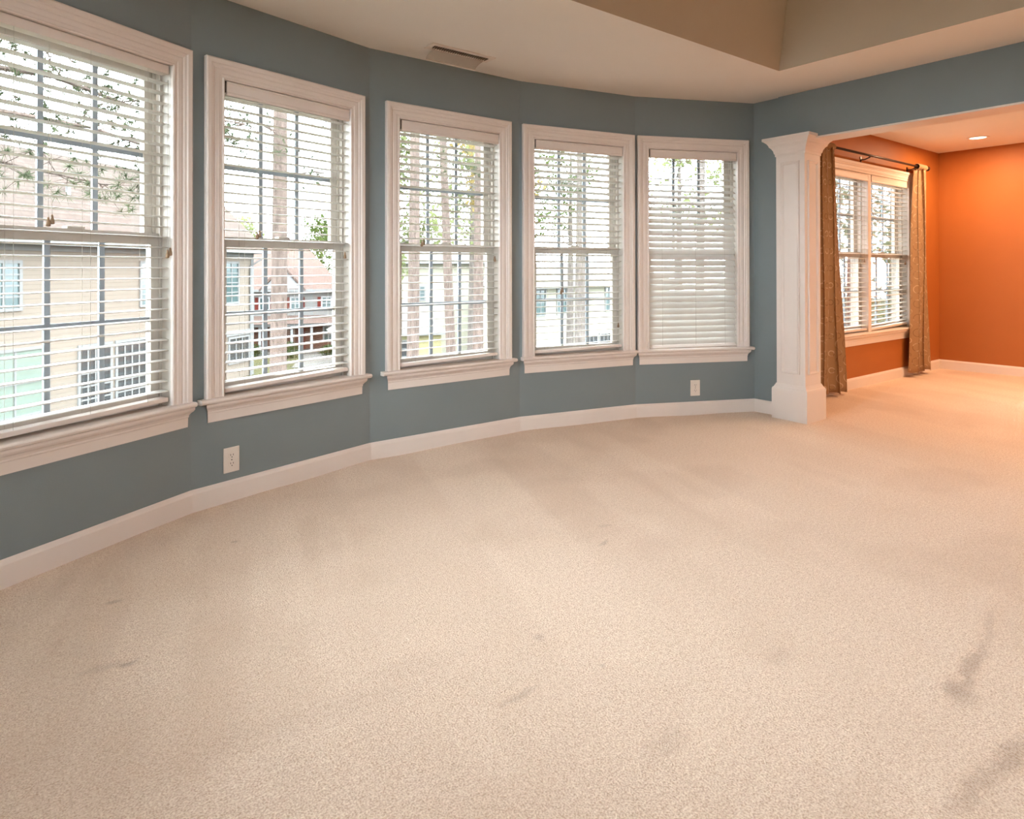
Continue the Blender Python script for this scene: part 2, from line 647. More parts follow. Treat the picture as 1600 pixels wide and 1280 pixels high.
ridge([(1.40, 0.52), (1.60, 0.53), (1.80, 0.52), (2.1, 0.46)], 0.007, 0.04)
ridge([(1.97, 0.68), (2.15, 0.70), (2.40, 0.73), (2.70, 0.77)], 0.005, 0.035)
ridge([(0.98, 1.30), (1.25, 1.22), (1.5, 1.1)], 0.004, 0.05)
ridge([(0.5, 1.50), (0.75, 1.52), (0.98, 1.52)], 0.004, 0.06)
gz -= 0.003
verts = np.stack([gx, gy, gz], -1).reshape(-1, 3)
idx = np.arange(nx * ny).reshape(ny, nx)
quads = np.stack([idx[:-1, :-1], idx[:-1, 1:], idx[1:, 1:], idx[1:, :-1]], -1).reshape(-1, 4)
cxy = verts[quads].mean(1)[:, :2]
keep = (cxy[:, 1] < VO + 0.05)
fl = [(p[0], p[1]) for p in offset_line(C, 0.06)]
for (ax, ay), (bx, by) in zip(fl[:-1], fl[1:]):
    seg = (cxy[:, 0] >= ax) & (cxy[:, 0] < bx)
    keep |= seg & (cxy[:, 1] < ay + (cxy[:, 0] - ax) * (by - ay) / (bx - ax))
quads = quads[keep]
me = bpy.data.meshes.new('floor')
me.vertices.add(len(verts))
me.vertices.foreach_set('co', verts.ravel())
me.loops.add(quads.size)
me.loops.foreach_set('vertex_index', quads.ravel())
me.polygons.add(len(quads))
me.polygons.foreach_set('loop_start', np.arange(0, quads.size, 4))
me.polygons.foreach_set('loop_total', np.full(len(quads), 4))
me.update(calc_edges=True)
me.validate()


def vnoise(x, y, seed):
    """smooth value noise, 0..1"""
    tab = np.random.default_rng(seed).random((64, 64))
    xi, yi = np.floor(x).astype(int), np.floor(y).astype(int)
    fx, fy = x - xi, y - yi
    fx, fy = fx * fx * (3 - 2 * fx), fy * fy * (3 - 2 * fy)
    g = lambda i, j: tab[i % 64, j % 64]
    return (g(xi, yi) * (1 - fx) + g(xi + 1, yi) * fx) * (1 - fy) + (g(xi, yi + 1) * (1 - fx) + g(xi + 1, yi + 1) * fx) * fy


def fbm(x, y, seed, oct=4):
    return sum(vnoise(x * 2 ** k, y * 2 ** k, seed + k) * 0.5 ** k for k in range(oct)) / sum(0.5 ** k for k in range(oct))


# stains and worn spots with outlines of their own, dark streaks along the ripples: u, v, half length, half width, angle, strength
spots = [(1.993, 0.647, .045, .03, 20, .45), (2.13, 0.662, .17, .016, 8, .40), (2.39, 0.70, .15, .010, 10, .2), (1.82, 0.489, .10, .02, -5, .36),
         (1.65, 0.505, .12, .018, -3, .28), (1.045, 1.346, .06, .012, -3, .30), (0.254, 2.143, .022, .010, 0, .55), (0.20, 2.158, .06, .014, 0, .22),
         (0.266, 2.562, .022, .010, 5, .45), (1.914, 1.889, .03, .012, 0, .3), (1.224, 1.003, .06, .03, 10, .16), (0.713, 2.83, .012, .010, 0, .5),
         (1.318, 1.307, .011, .010, 0, .3), (1.273, 1.527, .02, .010, 0, .22), (0.886, 1.638, .12, .05, -10, .10), (0.66, 1.59, .22, .05, -8, .10),
         (1.755, 1.028, .06, .03, 0, .12), (2.055, 2.016, .03, .012, 0, .2)]
wx = gx + 0.03 * (fbm(gx * 20, gy * 20, 1) - .5) + 0.02 * (fbm(gx * 60, gy * 60, 5) - .5)
wy = gy + 0.03 * (fbm(gx * 20, gy * 20, 11) - .5) + 0.02 * (fbm(gx * 60, gy * 60, 15) - .5)
stain_streak = np.zeros_like(gx)
for u0, v0, la, lb, ang, st_ in spots:
    ca, sa = math.cos(math.radians(ang)), math.sin(math.radians(ang))
    dx, dy = wx - u0, wy - v0
    r = np.hypot((dx * ca + dy * sa) / (la * 1.5), (-dx * sa + dy * ca) / (lb * 1.5))
    stain_streak = np.maximum(stain_streak, 0.85 * st_ * np.clip((1.0 - r) / 0.7, 0, 1))
ca, sa = math.cos(math.radians(18)), math.sin(math.radians(18))
al, ac = gx * sa + gy * ca, gx * ca - gy * sa            # along / across the strokes
strk = np.clip((fbm(ac * 5.0, al * 0.55, 31, 3) - .45) / .15, 0, 1) * 0.24 * np.clip((gy - 0.8) / 1.5, 0.25, 1)
ptc = np.clip((fbm(gx * 2.3, gy * 2.3, 41, 5) - .5) / .18, 0, 1) * 0.26
wear = np.stack([stain_streak, np.clip(strk + ptc, 0, 1), np.zeros_like(gx), np.ones_like(gx)], -1).reshape(-1, 4)
ca_ = me.color_attributes.new('wear', 'FLOAT_COLOR', 'POINT')
ca_.data.foreach_set('color', wear.astype(np.float32).ravel())
me.materials.append(MATS['carpet'])
tag(link('floor', me, smooth=True), 'wall-to-wall beige cut pile carpet with faint vacuum strokes and small stains', 'carpet', kind='structure')

# baseboards
BB = [(0.0, -0.012), (0.014, -0.012), (0.014, 0.078), (0.011, 0.086), (0.007, 0.092), (0.004, 0.097), (0.0, 0.097)]


def baseboard(name, p0, p1, m0, m1, label):
    """skirting along p0 -> p1 with the room on the right-hand side; m0 / m1: how far each end moves along per unit of depth (mitre)"""
    p0, p1 = Vector(p0), Vector(p1)
    e = (p1 - p0).normalized()
    n = Vector((e.y, -e.x))
    r0, r1 = [], []
    for d, z in BB:
        a = p0 + n * d + e * (d * m0)
        b = p1 + n * d - e * (d * m1)
        r0.append((a.x, a.y, z))
        r1.append((b.x, b.y, z))
    o = fix_normals(MB().loft([r0, r1]).build(name, 'trim_white'))
    tag(o, label, 'baseboard', kind='structure')


TH = math.tan(math.radians(6.8))
for k in range(5):
    baseboard('baseboard_' + BOW_NAMES[k], C[k], C[k + 1], TH, TH if k < 4 else 0.6,
              ['white baseboard under the window cut off by the picture edge', 'white baseboard below the outlet and the tree trunk window', 'white baseboard along the middle of the bow',
               'white baseboard under the second window from the column', 'white baseboard under the window with the closed blind'][k])
baseboard('baseboard_return', (4.6491, 2.911), (4.6491, 2.708), 0.6, 0.0, 'short white baseboard beside the column plinth')
baseboard('baseboard_orange_window', (4.83, VO), (UO, VO), 0.0, 1.0, 'white baseboard under the curtained double window')
baseboard('baseboard_orange_far', (UO, VO), (UO, -1.5), 1.0, 0.0, 'white baseboard along the plain orange end wall')


# ------------------------------------------------------------------ windows
CAS = [(0.0, 0.0), (0.0, 0.013), (0.006, 0.016), (0.011, 0.012), (0.022, 0.013), (0.026, 0.016), (0.044, 0.017), (0.050, 0.015), (0.056, 0.020),
       (0.066, 0.022), (0.070, 0.027), (0.088, 0.029), (CW, 0.026), (CW, 0.0)]


def frame_loft(prof, rings):
    return fix_normals(rings)


def make_window(name, origin, rz, units, half_in, horn_l, horn_r, label, top_in=W_IN):
    """origin: centre of the opening on the wall face; local x to the viewer's right, y outwards, z up.
    units: list of (centre x, width) of the double-hung units between the casings"""
    w = empty(name, origin, rz)
    tag(w, label, 'window', kind='structure')
    t_o = top_in + CW
    # casings, mitred at the top corners
    for s in (-1, 1):
        r0 = [(s * (half_in + t), -d, Z_SILL) for t, d in CAS]
        r1 = [(s * (half_in + t), -d, top_in + t) for t, d in CAS]
        fix_normals(MB().loft([r0, r1]).build('side_casing', 'trim_white', w))
    r0 = [(-(half_in + t), -d, top_in + t) for t, d in CAS]
    r1 = [((half_in + t), -d, top_in + t) for t, d in CAS]
    fix_normals(MB().loft([r0, r1]).build('head_casing', 'trim_white', w))
    # stool with a rounded nose and horns
    zt = Z_SILL
    prof = [(0.058, zt), (-0.040, zt), (-0.047, zt - 0.003), (-0.051, zt - 0.009), (-0.049, zt - 0.016), (-0.044, zt - 0.021), (-0.036, zt - 0.024), (0.0, zt - 0.024)]
    core = MB()
    core.loft([[(-horn_l, y, z) for y, z in prof if y <= 0] + [(-horn_l, 0.0, zt)], [(horn_r, y, z) for y, z in prof if y <= 0] + [(horn_r, 0.0, zt)]])
    core.box(-half_in, half_in, 0.0, 0.06, zt - 0.024, zt)
    fix_normals(core.build('sill', 'trim_white', w))
    # apron with returned ends
    ap = [(0.0, 0.398), (0.011, 0.398), (0.012, 0.440), (0.015, 0.445), (0.015, 0.452), (0.022, 0.462), (0.032, 0.470), (0.037, 0.478), (0.037, 0.488), (0.0, 0.488)]
    hw = half_in + CW - 0.021
    fix_normals(MB().loft([[(-(hw + d * .7), -d, z) for d, z in ap], [(hw + d * .7, -d, z) for d, z in ap]]).build('apron', 'trim_white', w))
    # lining of the opening
    jb = MB()
    ho = half_in + 0.02
    for s in (-1, 1):
        x0, x1 = sorted((s * half_in, s * ho))
        jb.box(x0, x1, 0.0, TW, Z_SILL - 0.02, top_in + 0.02)
    jb.box(-half_in, half_in, 0.0, TW, top_in, top_in + 0.02)
    jb.box(-half_in, half_in, 0.06, TW + 0.03, Z_SILL - 0.026, Z_SILL - 0.002)
    jb.build('jamb_lining', 'vinyl_white', w)
    for i in range(len(units) - 1):
        xa, xb = units[i][0] + units[i][1] / 2, units[i + 1][0] - units[i + 1][1] / 2
        MB().box(xa, xb, -0.008, TW, Z_SILL, top_in).build('mullion', 'trim_white', w, bevel=0.002)
    for cx, ww in units:
        h = ww / 2
        for up in (True, False):
            y0, y1 = (0.108, 0.138) if up else (0.064, 0.094)
            z0, z1 = (1.250, top_in) if up else (Z_SILL - 0.002, 1.288)
            st = 0.050
            rb, rt = (0.036, 0.045) if up else (0.056, 0.050)
            sb = MB()
            sb.box(cx - h, cx - h + st, y0, y1, z0, z1)
            sb.box(cx + h - st, cx + h, y0, y1, z0, z1)
            sb.box(cx - h + st, cx + h - st, y0, y1, z0, z0 + rb)
            sb.box(cx - h + st, cx + h - st, y0, y1, z1 - rt, z1)
            sash = sb.build('upper_sash' if up else 'lower_sash', 'vinyl_white', w)
            ym = (y0 + y1) / 2
            gx0, gx1, gz0, gz1 = cx - h + st, cx + h - st, z0 + rb, z1 - rt
            gw = (gx1 - gx0)
            mw = 0.011
            xs = [gx0, gx0 + gw / 3, gx0 + 2 * gw / 3, gx1]
            zm = (gz0 + gz1) / 2
            for x in xs[1:3]:
                MB().box(x - mw, x + mw, ym - 0.006, ym + 0.006, gz0, gz1).build('muntin', 'grille_grey', sash)
            for a in range(3):
                xa, xb = xs[a] + (mw if a else 0), xs[a + 1] - (mw if a < 2 else 0)
                MB().box(xa, xb, ym - 0.006, ym + 0.006, zm - mw, zm + mw).build('muntin', 'grille_grey', sash)
                MB().box(xa, xb, ym - 0.002, ym + 0.002, gz0, zm - mw).build('pane', 'pane_glass', sash)
                MB().box(xa, xb, ym - 0.002, ym + 0.002, zm + mw, gz1).build('pane', 'pane_glass', sash)
            if not up:
                MB().box(cx - 0.035, cx + 0.035, y0 + 0.004, y1 + 0.012, z1, z1 + 0.012).build('sash_lock', 'vinyl_white', sash, bevel=0.003)
        # parting strips of the tracks
        tr = MB()
        for s in (-1, 1):
            for ya, yb in ((0.056, 0.062), (0.096, 0.106), (0.14, 0.146)):
                x0, x1 = sorted((cx + s * h, cx + s * (h - 0.012)))
                tr.box(x0, x1, ya, yb, Z_SILL, top_in)
        tr.build('sash_track', 'vinyl_white', w)
    return w


# ------------------------------------------------------------------ blinds
def slat_mesh(length):
    n = 4
    top, bot = [], []
    for i in range(n + 1):
        y = -0.025 + 0.05 * i / n
        c = 0.0032 * (1 - (y / 0.025) ** 2)
        top.append((y, c + 0.0013))
        bot.append((y, c - 0.0013))
    prof = top + bot[::-1]
    mb = MB().loft([[(-length / 2, y, z) for y, z in prof], [(length / 2, y, z) for y, z in prof]])
    me = mb.mesh('slat', 'slat_white')
    import bmesh
    bm = bmesh.new()
    bm.from_mesh(me)
    bmesh.ops.recalc_face_normals(bm, faces=bm.faces)
    bm.to_mesh(me)
    bm.free()
    return me


SLATS = {}


def make_blind(origin, rz, cx, width, tilts, label, valance=True, z_bot=0.548, droop=0.0, cords=(), sway=0.0, top_in=W_IN, group='white venetian blinds in the windows'):
    """tilts: function of 0..1 (top to bottom) -> slat angle in degrees, positive with the outer edge up"""
    b = empty('venetian_blind', origin, rz)
    tag(b, label, 'blind', group)
    L = width - 0.014
    key = round(L, 4)
    if key not in SLATS:
        SLATS[key] = slat_mesh(L)
    yc = 0.030
    MB().box(cx - L / 2, cx + L / 2, 0.004, 0.054, top_in - 0.040, top_in - 0.002).build('headrail', 'trim_white', b, bevel=0.002)
    zv = top_in - 0.004
    if valance:
        vp = [(0.0, zv), (-0.009, zv), (-0.012, zv - 0.006), (-0.009, zv - 0.014), (-0.010, zv - 0.050), (-0.013, zv - 0.058), (-0.009, zv - 0.066), (0.0, zv - 0.066)]
        fix_normals(MB().loft([[(cx - L / 2 + 0.006, y, z) for y, z in vp], [(cx + L / 2 - 0.002, y, z) for y, z in vp]]).build('valance', 'trim_white', b))
        MB().box(cx - L / 2 - 0.006, cx - L / 2 + 0.004, -0.006, 0.05, zv - 0.055, zv).build('end_bracket', 'bracket_dark', b)
    z_top = top_in - 0.082
    pitch = 0.0462
    n = int(round((z_top - (z_bot + 0.03)) / pitch)) + 1
    zs = [z_top + (z_bot + 0.03 - z_top) * i / (n - 1) for i in range(n)]
    for i, z in enumerate(zs):
        t = i / (n - 1)
        s = link('slat', SLATS[key], b)
        s.location = (cx + sway * t, yc, z)
        s.rotation_euler = (math.radians(tilts(t) + random.uniform(-1.2, 1.2)), math.radians(droop * t ** 3 + random.uniform(-0.12, 0.12)), 0)
    r = MB().box(-L / 2, L / 2, -0.025, 0.025, -0.010, 0.010).build('bottom_rail', 'trim_white', b, bevel=0.003)
    r.location = (cx + sway, yc, z_bot - 0.008)
    r.rotation_euler = (math.radians(tilts(1.0) * 0.6), math.radians(droop), 0)
    for fx in (-0.36, 0.02, 0.36):
        x = cx + fx * L
        for yy in (yc - 0.0262, yc + 0.0262):
            MB().tube([(x, yy, top_in - 0.04), (x + sway, yy, z_bot)], 0.0007, 4).build('ladder_cord', 'cord_white', b)
    for x, z, two in cords:
        for q in range(2 if two else 1):
            xx = cx + x + q * 0.014
            zz = z + (0.010 if q else 0.0)
            c = MB().tube([(cx + x + q * 0.003, -0.004, top_in - 0.07), (xx, -0.003, zz)], 0.0008, 4).build('pull_cord', 'cord_white', b)
            MB().lathe([(0.002, 0.034), (0.004, 0.030), (0.0045, 0.022), (0.0075, 0.012), (0.0085, 0.0), (0.004, -0.003)], (xx, -0.003, zz - 0.03), 10).build('tassel', 'tassel_tan', c, smooth=True)
    return b


WIN_LABELS = ['white double-hung window with tan house close outside, cut off by the picture edge', 'white double-hung window with one thick pine trunk behind it',
              'white double-hung window with three slim trunks behind it', 'white double-hung window between the three-trunk one and the closed-blind one',
              'white double-hung window whose blind is almost shut, beside the column']
BLIND_LABELS = ['white venetian blind with level slats before the tan house', 'white venetian blind with level slats before the single thick trunk',
                'white venetian blind slightly tilted before three slim trunks', 'white venetian blind with tilted slats next to the nearly shut one',
                'white venetian blind almost fully shut beside the column']
TILTS = [lambda t: -1 + 5 * max(0, t - .5), lambda t: 0 + 10 * max(0, t - .6), lambda t: -7 + 4 * t, lambda t: -13 + 4 * t, lambda t: 7 + 54 * min(1, t * 2.6)]
CORDS = [[(-0.15, 1.32, True), (0.355, 1.21, True)], [(-0.20, 1.31, True), (0.34, 1.22, False)], [(-0.22, 1.30, True), (0.34, 1.21, False)],
         [(-0.16, 0.98, True), (0.33, 0.72, False)], []]
HORN = [(0.4995, 0.476), (0.4995, 0.4995), (0.4995, 0.4995), (0.480, 0.480), (0.478, 0.4995)]
for k in range(5):
    a, b, e, n, L = facet(k)
    m = a + e * (L / 2 + OFF[k])
    rz = math.atan2(e.y, e.x)
    make_window('window_%d' % (k + 1), (m.x, m.y, 0), rz, [(0.0, 2 * HALF_IN)], HALF_IN, HORN[k][0], HORN[k][1], WIN_LABELS[k])
    make_blind((m.x, m.y, 0), rz, 0.0, 2 * HALF_IN, TILTS[k], BLIND_LABELS[k], valance=(k > 0), z_bot=[0.545, 0.552, 0.550, 0.550, 0.535][k],
               droop=[-0.6, -1.2, -1.0, -0.8, -0.3][k], cords=CORDS[k], sway=[0, .004, .004, 0, .008][k])

WC = (WX0 + WX1) / 2
WH = (WX1 - WX0) / 2
UW = (WX1 - WX0 - 0.06) / 2
UC = 0.03 + UW / 2
make_window('window_6', (WC, VO, 0), 0.0, [(-UC, UW), (UC, UW)], WH, WH + 0.13, WH + 0.13, 'white double window between patterned curtains in the orange wall')
make_blind((WC, VO, 0), 0.0, -UC, UW, lambda t: 2.0 + 3 * t, 'white venetian blind beside the column side curtain in the orange room', cords=[(0.36, 1.22, False)], droop=0.2)
make_blind((WC, VO, 0), 0.0, UC, UW, lambda t: 1.0 + 8 * max(0, t - .5), 'white venetian blind next to the curtain near the orange corner', cords=[(-0.24, 1.33, False), (0.36, 1.20, False)], droop=-1.6)

# ------------------------------------------------------------------ column
col = empty('column', (4.6915, 2.5685, 0))
tag(col, 'square white panelled column with moulded capital between the rooms', 'column')


def sq_loft(levels):
    """stack of squares (half size, z)"""
    mb = MB()
    mb.loft([[(-h, -h, z), (h, -h, z), (h, h, z), (-h, h, z)] for h, z in levels])
    return mb


sq_loft([(0.1385, -0.006), (0.1385, 0.215), (0.1375, 0.224), (0.134, 0.232), (0.128, 0.236), (0.124, 0.245), (0.118, 0.256), (0.116, 0.262), (0.112, 0.262)]).build('plinth', 'trim_white', col)
SH = 0.112
sq_loft([(SH, 0.262), (SH, 1.985)]).build('shaft', 'trim_white', col)
for q in range(4):
    f = empty('panel_moulding', (0, 0, 0), q * math.pi / 2)
    f.parent = col
    # raised frame mitred round a flat field
    pw, z0, z1 = 0.072, 0.345, 1.925
    pr = [(0.0, 0.0), (0.0, 0.010), (0.006, 0.013), (0.012, 0.009), (0.018, 0.004), (0.020, 0.0)]
    corners = [(-pw, z0, 1, 1), (pw, z0, -1, 1), (pw, z1, -1, -1), (-pw, z1, 1, -1)]
    rings = [[(x + sx * t, -SH - d, z + sz * t) for t, d in pr] for x, z, sx, sz in corners]
    mb = MB()
    mb.loft(rings + [rings[0]], cap=False)
    o = mb.build('panel_frame', 'trim_white', col)
    o.rotation_euler = (0, 0, q * math.pi / 2)
    fix_normals(o)
    bpy.data.objects.remove(f)
sq_loft([(0.118, 1.975), (0.118, 1.99), (0.124, 2.0), (0.128, 2.018), (0.138, 2.036), (0.150, 2.048), (0.152, 2.058), (0.162, 2.074), (0.178, 2.088), (0.186, 2.092), (0.186, 2.112)]).build('capital', 'trim_white', col)

# ------------------------------------------------------------------ outlets


def make_outlet(k, s, z, label):
    a, b, e, n, L = facet(k)
    p = a + e * s
    o = empty('wall_outlet', (p.x, p.y, z), math.atan2(e.y, e.x))
    tag(o, label, 'outlet', 'wall outlets under the bow windows')
    MB().box(-0.0405, 0.0405, -0.006, 0.0, -0.061, 0.061).build('cover_plate', 'plate_white', o, bevel=0.003)
    for zc in (0.0205, -0.0205):
        pts = []
        for i in range(20):
            t = 2 * math.pi * i / 20
            pts.append((0.0175 * math.cos(t), max(-0.0135, min(0.0135, 0.0175 * math.sin(t)))))
        r = fix_normals(MB().loft([[(x, -0.0055, zc + y) for x, y in pts], [(x, -0.0085, zc + y) for x, y in pts]]).build('receptacle', 'plate_white', o))
        for x in (-0.0065, 0.0065):
            MB().box(x - 0.0012, x + 0.0012, -0.0088, -0.007, zc, zc + 0.0085).build('slot', 'slot_dark', r)
        MB().tube([(0, -0.0088, zc - 0.007), (0, -0.0070, zc - 0.007)], 0.0026, 10).build('ground_hole', 'slot_dark', r)
    MB().tube([(0, -0.0072, 0), (0, -0.0055, 0)], 0.003, 10).build('screw', 'bracket_dark', o)


make_outlet(1, 0.1945, 0.196, 'white duplex outlet under the window with the thick trunk')
make_outlet(4, 0.494, 0.2025, 'white duplex outlet under the window with the shut blind')

# ------------------------------------------------------------------ ceiling vent with clear deflector
vent = empty('ceiling_vent', (2.138, 3.300, H))
tag(vent, 'white ceiling air register with clear plastic deflector above the bow windows', 'vent')
fr = MB()
for x0, x1, y0, y1 in ((-.226, .226, .022, .054), (-.226, .226, -.054, -.022), (-.226, -.195, -.022, .022), (.195, .226, -.022, .022)):
    fr.box(x0, x1, y0, y1, -0.006, 0.0)
fr.build('frame', 'plate_white', vent, bevel=0.002)
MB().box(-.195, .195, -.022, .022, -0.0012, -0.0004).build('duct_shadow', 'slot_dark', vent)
fin = MB().box(-0.0016, 0.0016, -.022, .022, -0.0040, 0.0040).mesh('fin', 'duct_brown')
for i in range(25):
    o = link('fin', fin, vent)
    o.location = (-.186 + .0155 * i, 0, -0.0072)
    o.rotation_euler = (0, math.radians(38), 0)
arc = [(0.036, -0.006)] + [(0.036 + 0.10 * math.sin(t), -0.008 - 0.045 * (1 - math.cos(t))) for t in np.linspace(0.1, 1.25, 8)]
fix_normals(MB().loft([[(-.17, y, z) for y, z in arc] + [(-.17, y, z - .0015) for y, z in arc[::-1]], [(.19, y, z) for y, z in arc] + [(.19, y, z - .0015) for y, z in arc[::-1]]]).build('air_deflector', 'clear_plastic', vent))
MB().tube([(-.17, arc[-1][0], arc[-1][1]), (.19, arc[-1][0], arc[-1][1])], 0.0022, 6).build('deflector_lip', 'plate_white', vent)

# ------------------------------------------------------------------ recessed light
def recessed_light(x, y, power, label):
    dl = empty('recessed_light', (x, y, H))
    tag(dl, label, 'light', 'recessed ceiling lights of the orange room')
    MB().lathe([(0.072, 0.002), (0.072, -0.004), (0.080, -0.008), (0.095, -0.006), (0.097, 0.0)], n=32).build('trim_ring', 'plate_white', dl, smooth=True)
    MB().lathe([(0.0705, 0.0), (0.0705, -0.0025), (0.05, -0.0035)], n=32).build('lens', 'lamp_glow', dl)
    lamp = area_light('recessed_light_lamp', (0, 0, -0.012), 0.13, power, (1.0, 0.64, 0.38), disk=True)
    lamp.parent = dl


recessed_light(7.65, 2.306, 22, 'round recessed ceiling light glowing above the orange corner')
for q in ((7.4, 0.7, 'unseen round recessed light added along the orange end wall'), (5.9, 0.7, 'unseen round recessed light added by the middle of the room opening'),
          (7.4, -1.0, 'unseen round recessed light added at the rear of the orange end wall'), (5.9, -1.0, 'unseen round recessed light added by the rear end of the room opening')):
    recessed_light(q[0], q[1], 20, q[2])  # extra lights out of view, added to brighten the orange room

# ------------------------------------------------------------------ curtain rod and curtains
VR = 2.804
rod = empty('curtain_rod', (6.5, VR, 2.20))
tag(rod, 'thin dark bronze curtain rod over the double window', 'curtain rod')
MB().tube([(-1.15, 0, 0), (1.24, 0, 0)], 0.011, 12).build('pole', 'rod_bronze', rod, smooth=True)
for s, x in ((-1, -1.15), (1, 1.24)):
    MB().loft([[(x + s * t, r * math.cos(2 * math.pi * k / 14), r * math.sin(2 * math.pi * k / 14)) for k in range(14)] for t, r in ((0, .011), (.004, .016), (.012, .012), (.024, .022), (.036, .026), (.05, .020), (.058, .004))]).build('finial', 'rod_bronze', rod, smooth=True)
for x in (-1.05, -0.07, 0.98):
    MB().tube([(x, 0, -0.014), (x, 0.05, -0.03), (x, VO - VR, -0.03)], 0.006, 8).build('bracket', 'rod_bronze', rod)
    MB().box(x - 0.012, x + 0.012, VO - VR - 0.006, VO - VR - 0.0005, -0.075, 0.0).build('bracket_plate', 'rod_bronze', rod)


def make_curtain(x_top, x_bot, ztop, zbot, folds, amp, label, ph):
    """x_top, x_bot: (from, to) along the rod; the cloth is folded, its real width kept in the cloth coordinates"""
    nu, nv = 150, 40
    vs, uvs = [], []
    for j in range(nv + 1):
        t = j / nv
        z = ztop + (zbot - ztop) * t
        g = t ** 0.8
        xa = x_top[0] + (x_bot[0] - x_top[0]) * g
        xb = x_top[1] + (x_bot[1] - x_top[1]) * g
        for i in range(nu + 1):
            s = i / nu
            w = 2 * math.pi * folds * s + ph
            a = amp * (0.55 + 0.45 * t) * (0.8 + 0.3 * math.sin(2.1 * s * 5 + ph))
            x = xa + (xb - xa) * s + 0.4 * a * math.sin(2 * w + 0.6)
            y = a * math.sin(w + 0.35 * math.sin(t * 3)) + 0.012 * math.sin(t * 5 + s * 7)
            vs.append((x, y, z + (0.006 * math.sin(w * 1.3) if j == nv else 0)))
            uvs.append((s * (x_bot[1] - x_bot[0]) * 2.2, t * (ztop - zbot)))
    fs = []
    for j in range(nv):
        for i in range(nu):
            k = j * (nu + 1) + i
            fs.append((k, k + nu + 1, k + nu + 2, k + 1))
    me = bpy.data.meshes.new('cloth')
    me.from_pydata(vs, [], fs)
    me.materials.append(MATS['curtain_cloth'])
    ul = me.uv_layers.new(name='cloth')
    for lp in me.loops:
        ul.data[lp.index].uv = uvs[lp.vertex_index]
    c = empty('patterned_curtain', (0, VR, 0))
    tag(c, label, 'curtain', 'patterned curtain panels on the bronze rod')
    o = link('cloth', me, c, smooth=True)
    md = o.modifiers.new('thickness', 'SOLIDIFY')
    md.thickness = 0.003
    # gathered heading that wraps the pole
    hd = MB()
    n = 40
    rings = []
    for i in range(n + 1):
        s = i / n
        x = x_top[0] + (x_top[1] - x_top[0]) * s
        r = 0.026 + 0.007 * math.sin(2 * math.pi * folds * 2 * s)
        rings.append([(x, r * math.cos(q * math.pi / 6), 2.20 + r * math.sin(q * math.pi / 6)) for q in range(12)])
    hd.loft(rings, cap=False)
    h = hd.mesh('heading', 'curtain_cloth')
    h.uv_layers.new(name='cloth')
    link('heading', h, c, smooth=True)
    return c


make_curtain((5.47, 5.72), (5.36, 5.93), 2.185, 0.03, 4.0, 0.040, 'tan ring-patterned curtain hanging beside the white column', 0.4)
make_curtain((7.50, 7.72), (7.36, 7.84), 2.185, 0.045, 3.0, 0.045, 'tan ring-patterned curtain hanging near the orange room corner', 2.0)

# ------------------------------------------------------------------ outdoors
G = -3.6
o = MB().box(-60, 110, 4.6, 120, G - 0.3, G).build('ground', 'lawn')
tag(o, 'dry green lawn around the houses outside', 'lawn', kind='structure')
o = MB().box(-70, 110, -60, 4.6, G - 0.3, G).build('ground_near', 'lawn')
tag(o, 'lawn on the viewer side of the house', 'lawn', kind='structure')
o = MB().prism([(10.5, 31.2), (13.5, 30.2), (17.0, 34.9), (13.0, 36.4)], G, G + 0.02).build('driveway', 'drive')
tag(o, 'pale concrete driveway before the red brick house', 'driveway', kind='structure')


def house_window(parent, x0, x1, z0, z1, glass, cols=2, rows=2, trim='exterior_white', shutters=None, y=0.0):
    t = 0.09
    mb = MB()
    mb.box(x0 - t, x0, y - 0.05, y, z0 - t, z1 + t).box(x1, x1 + t, y - 0.05, y, z0 - t, z1 + t)
    mb.box(x0, x1, y - 0.05, y, z1, z1 + t).box(x0, x1, y - 0.05, y, z0 - t, z0)
    bw = 0.025
    for i in range(1, cols):
        x = x0 + (x1 - x0) * i / cols
        mb.box(x - bw, x + bw, y - 0.035, y - 0.015, z0, z1)
    for i in range(1, rows):
        z = z0 + (z1 - z0) * i / rows
        mb.box(x0, x1, y - 0.04, y - 0.01, z - bw, z + bw)
    f = mb.build('window', trim, parent)
    for i in range(cols):
        for j in range(rows):
            xa, xb = x0 + (x1 - x0) * i / cols, x0 + (x1 - x0) * (i + 1) / cols
            za, zb = z0 + (z1 - z0) * j / rows, z0 + (z1 - z0) * (j + 1) / rows
            MB().box(xa + .001, xb - .001, y - 0.012, y - 0.002, za + .001, zb - .001).build('pane', glass, f)
    if shutters:
        sw = (x1 - x0) * 0.45
        for xa in (x0 - t - sw, x1 + t):
            MB().box(xa, xa + sw, y - 0.04, y, z0 - 0.05, z1 + 0.05).build('shutter', shutters, parent)


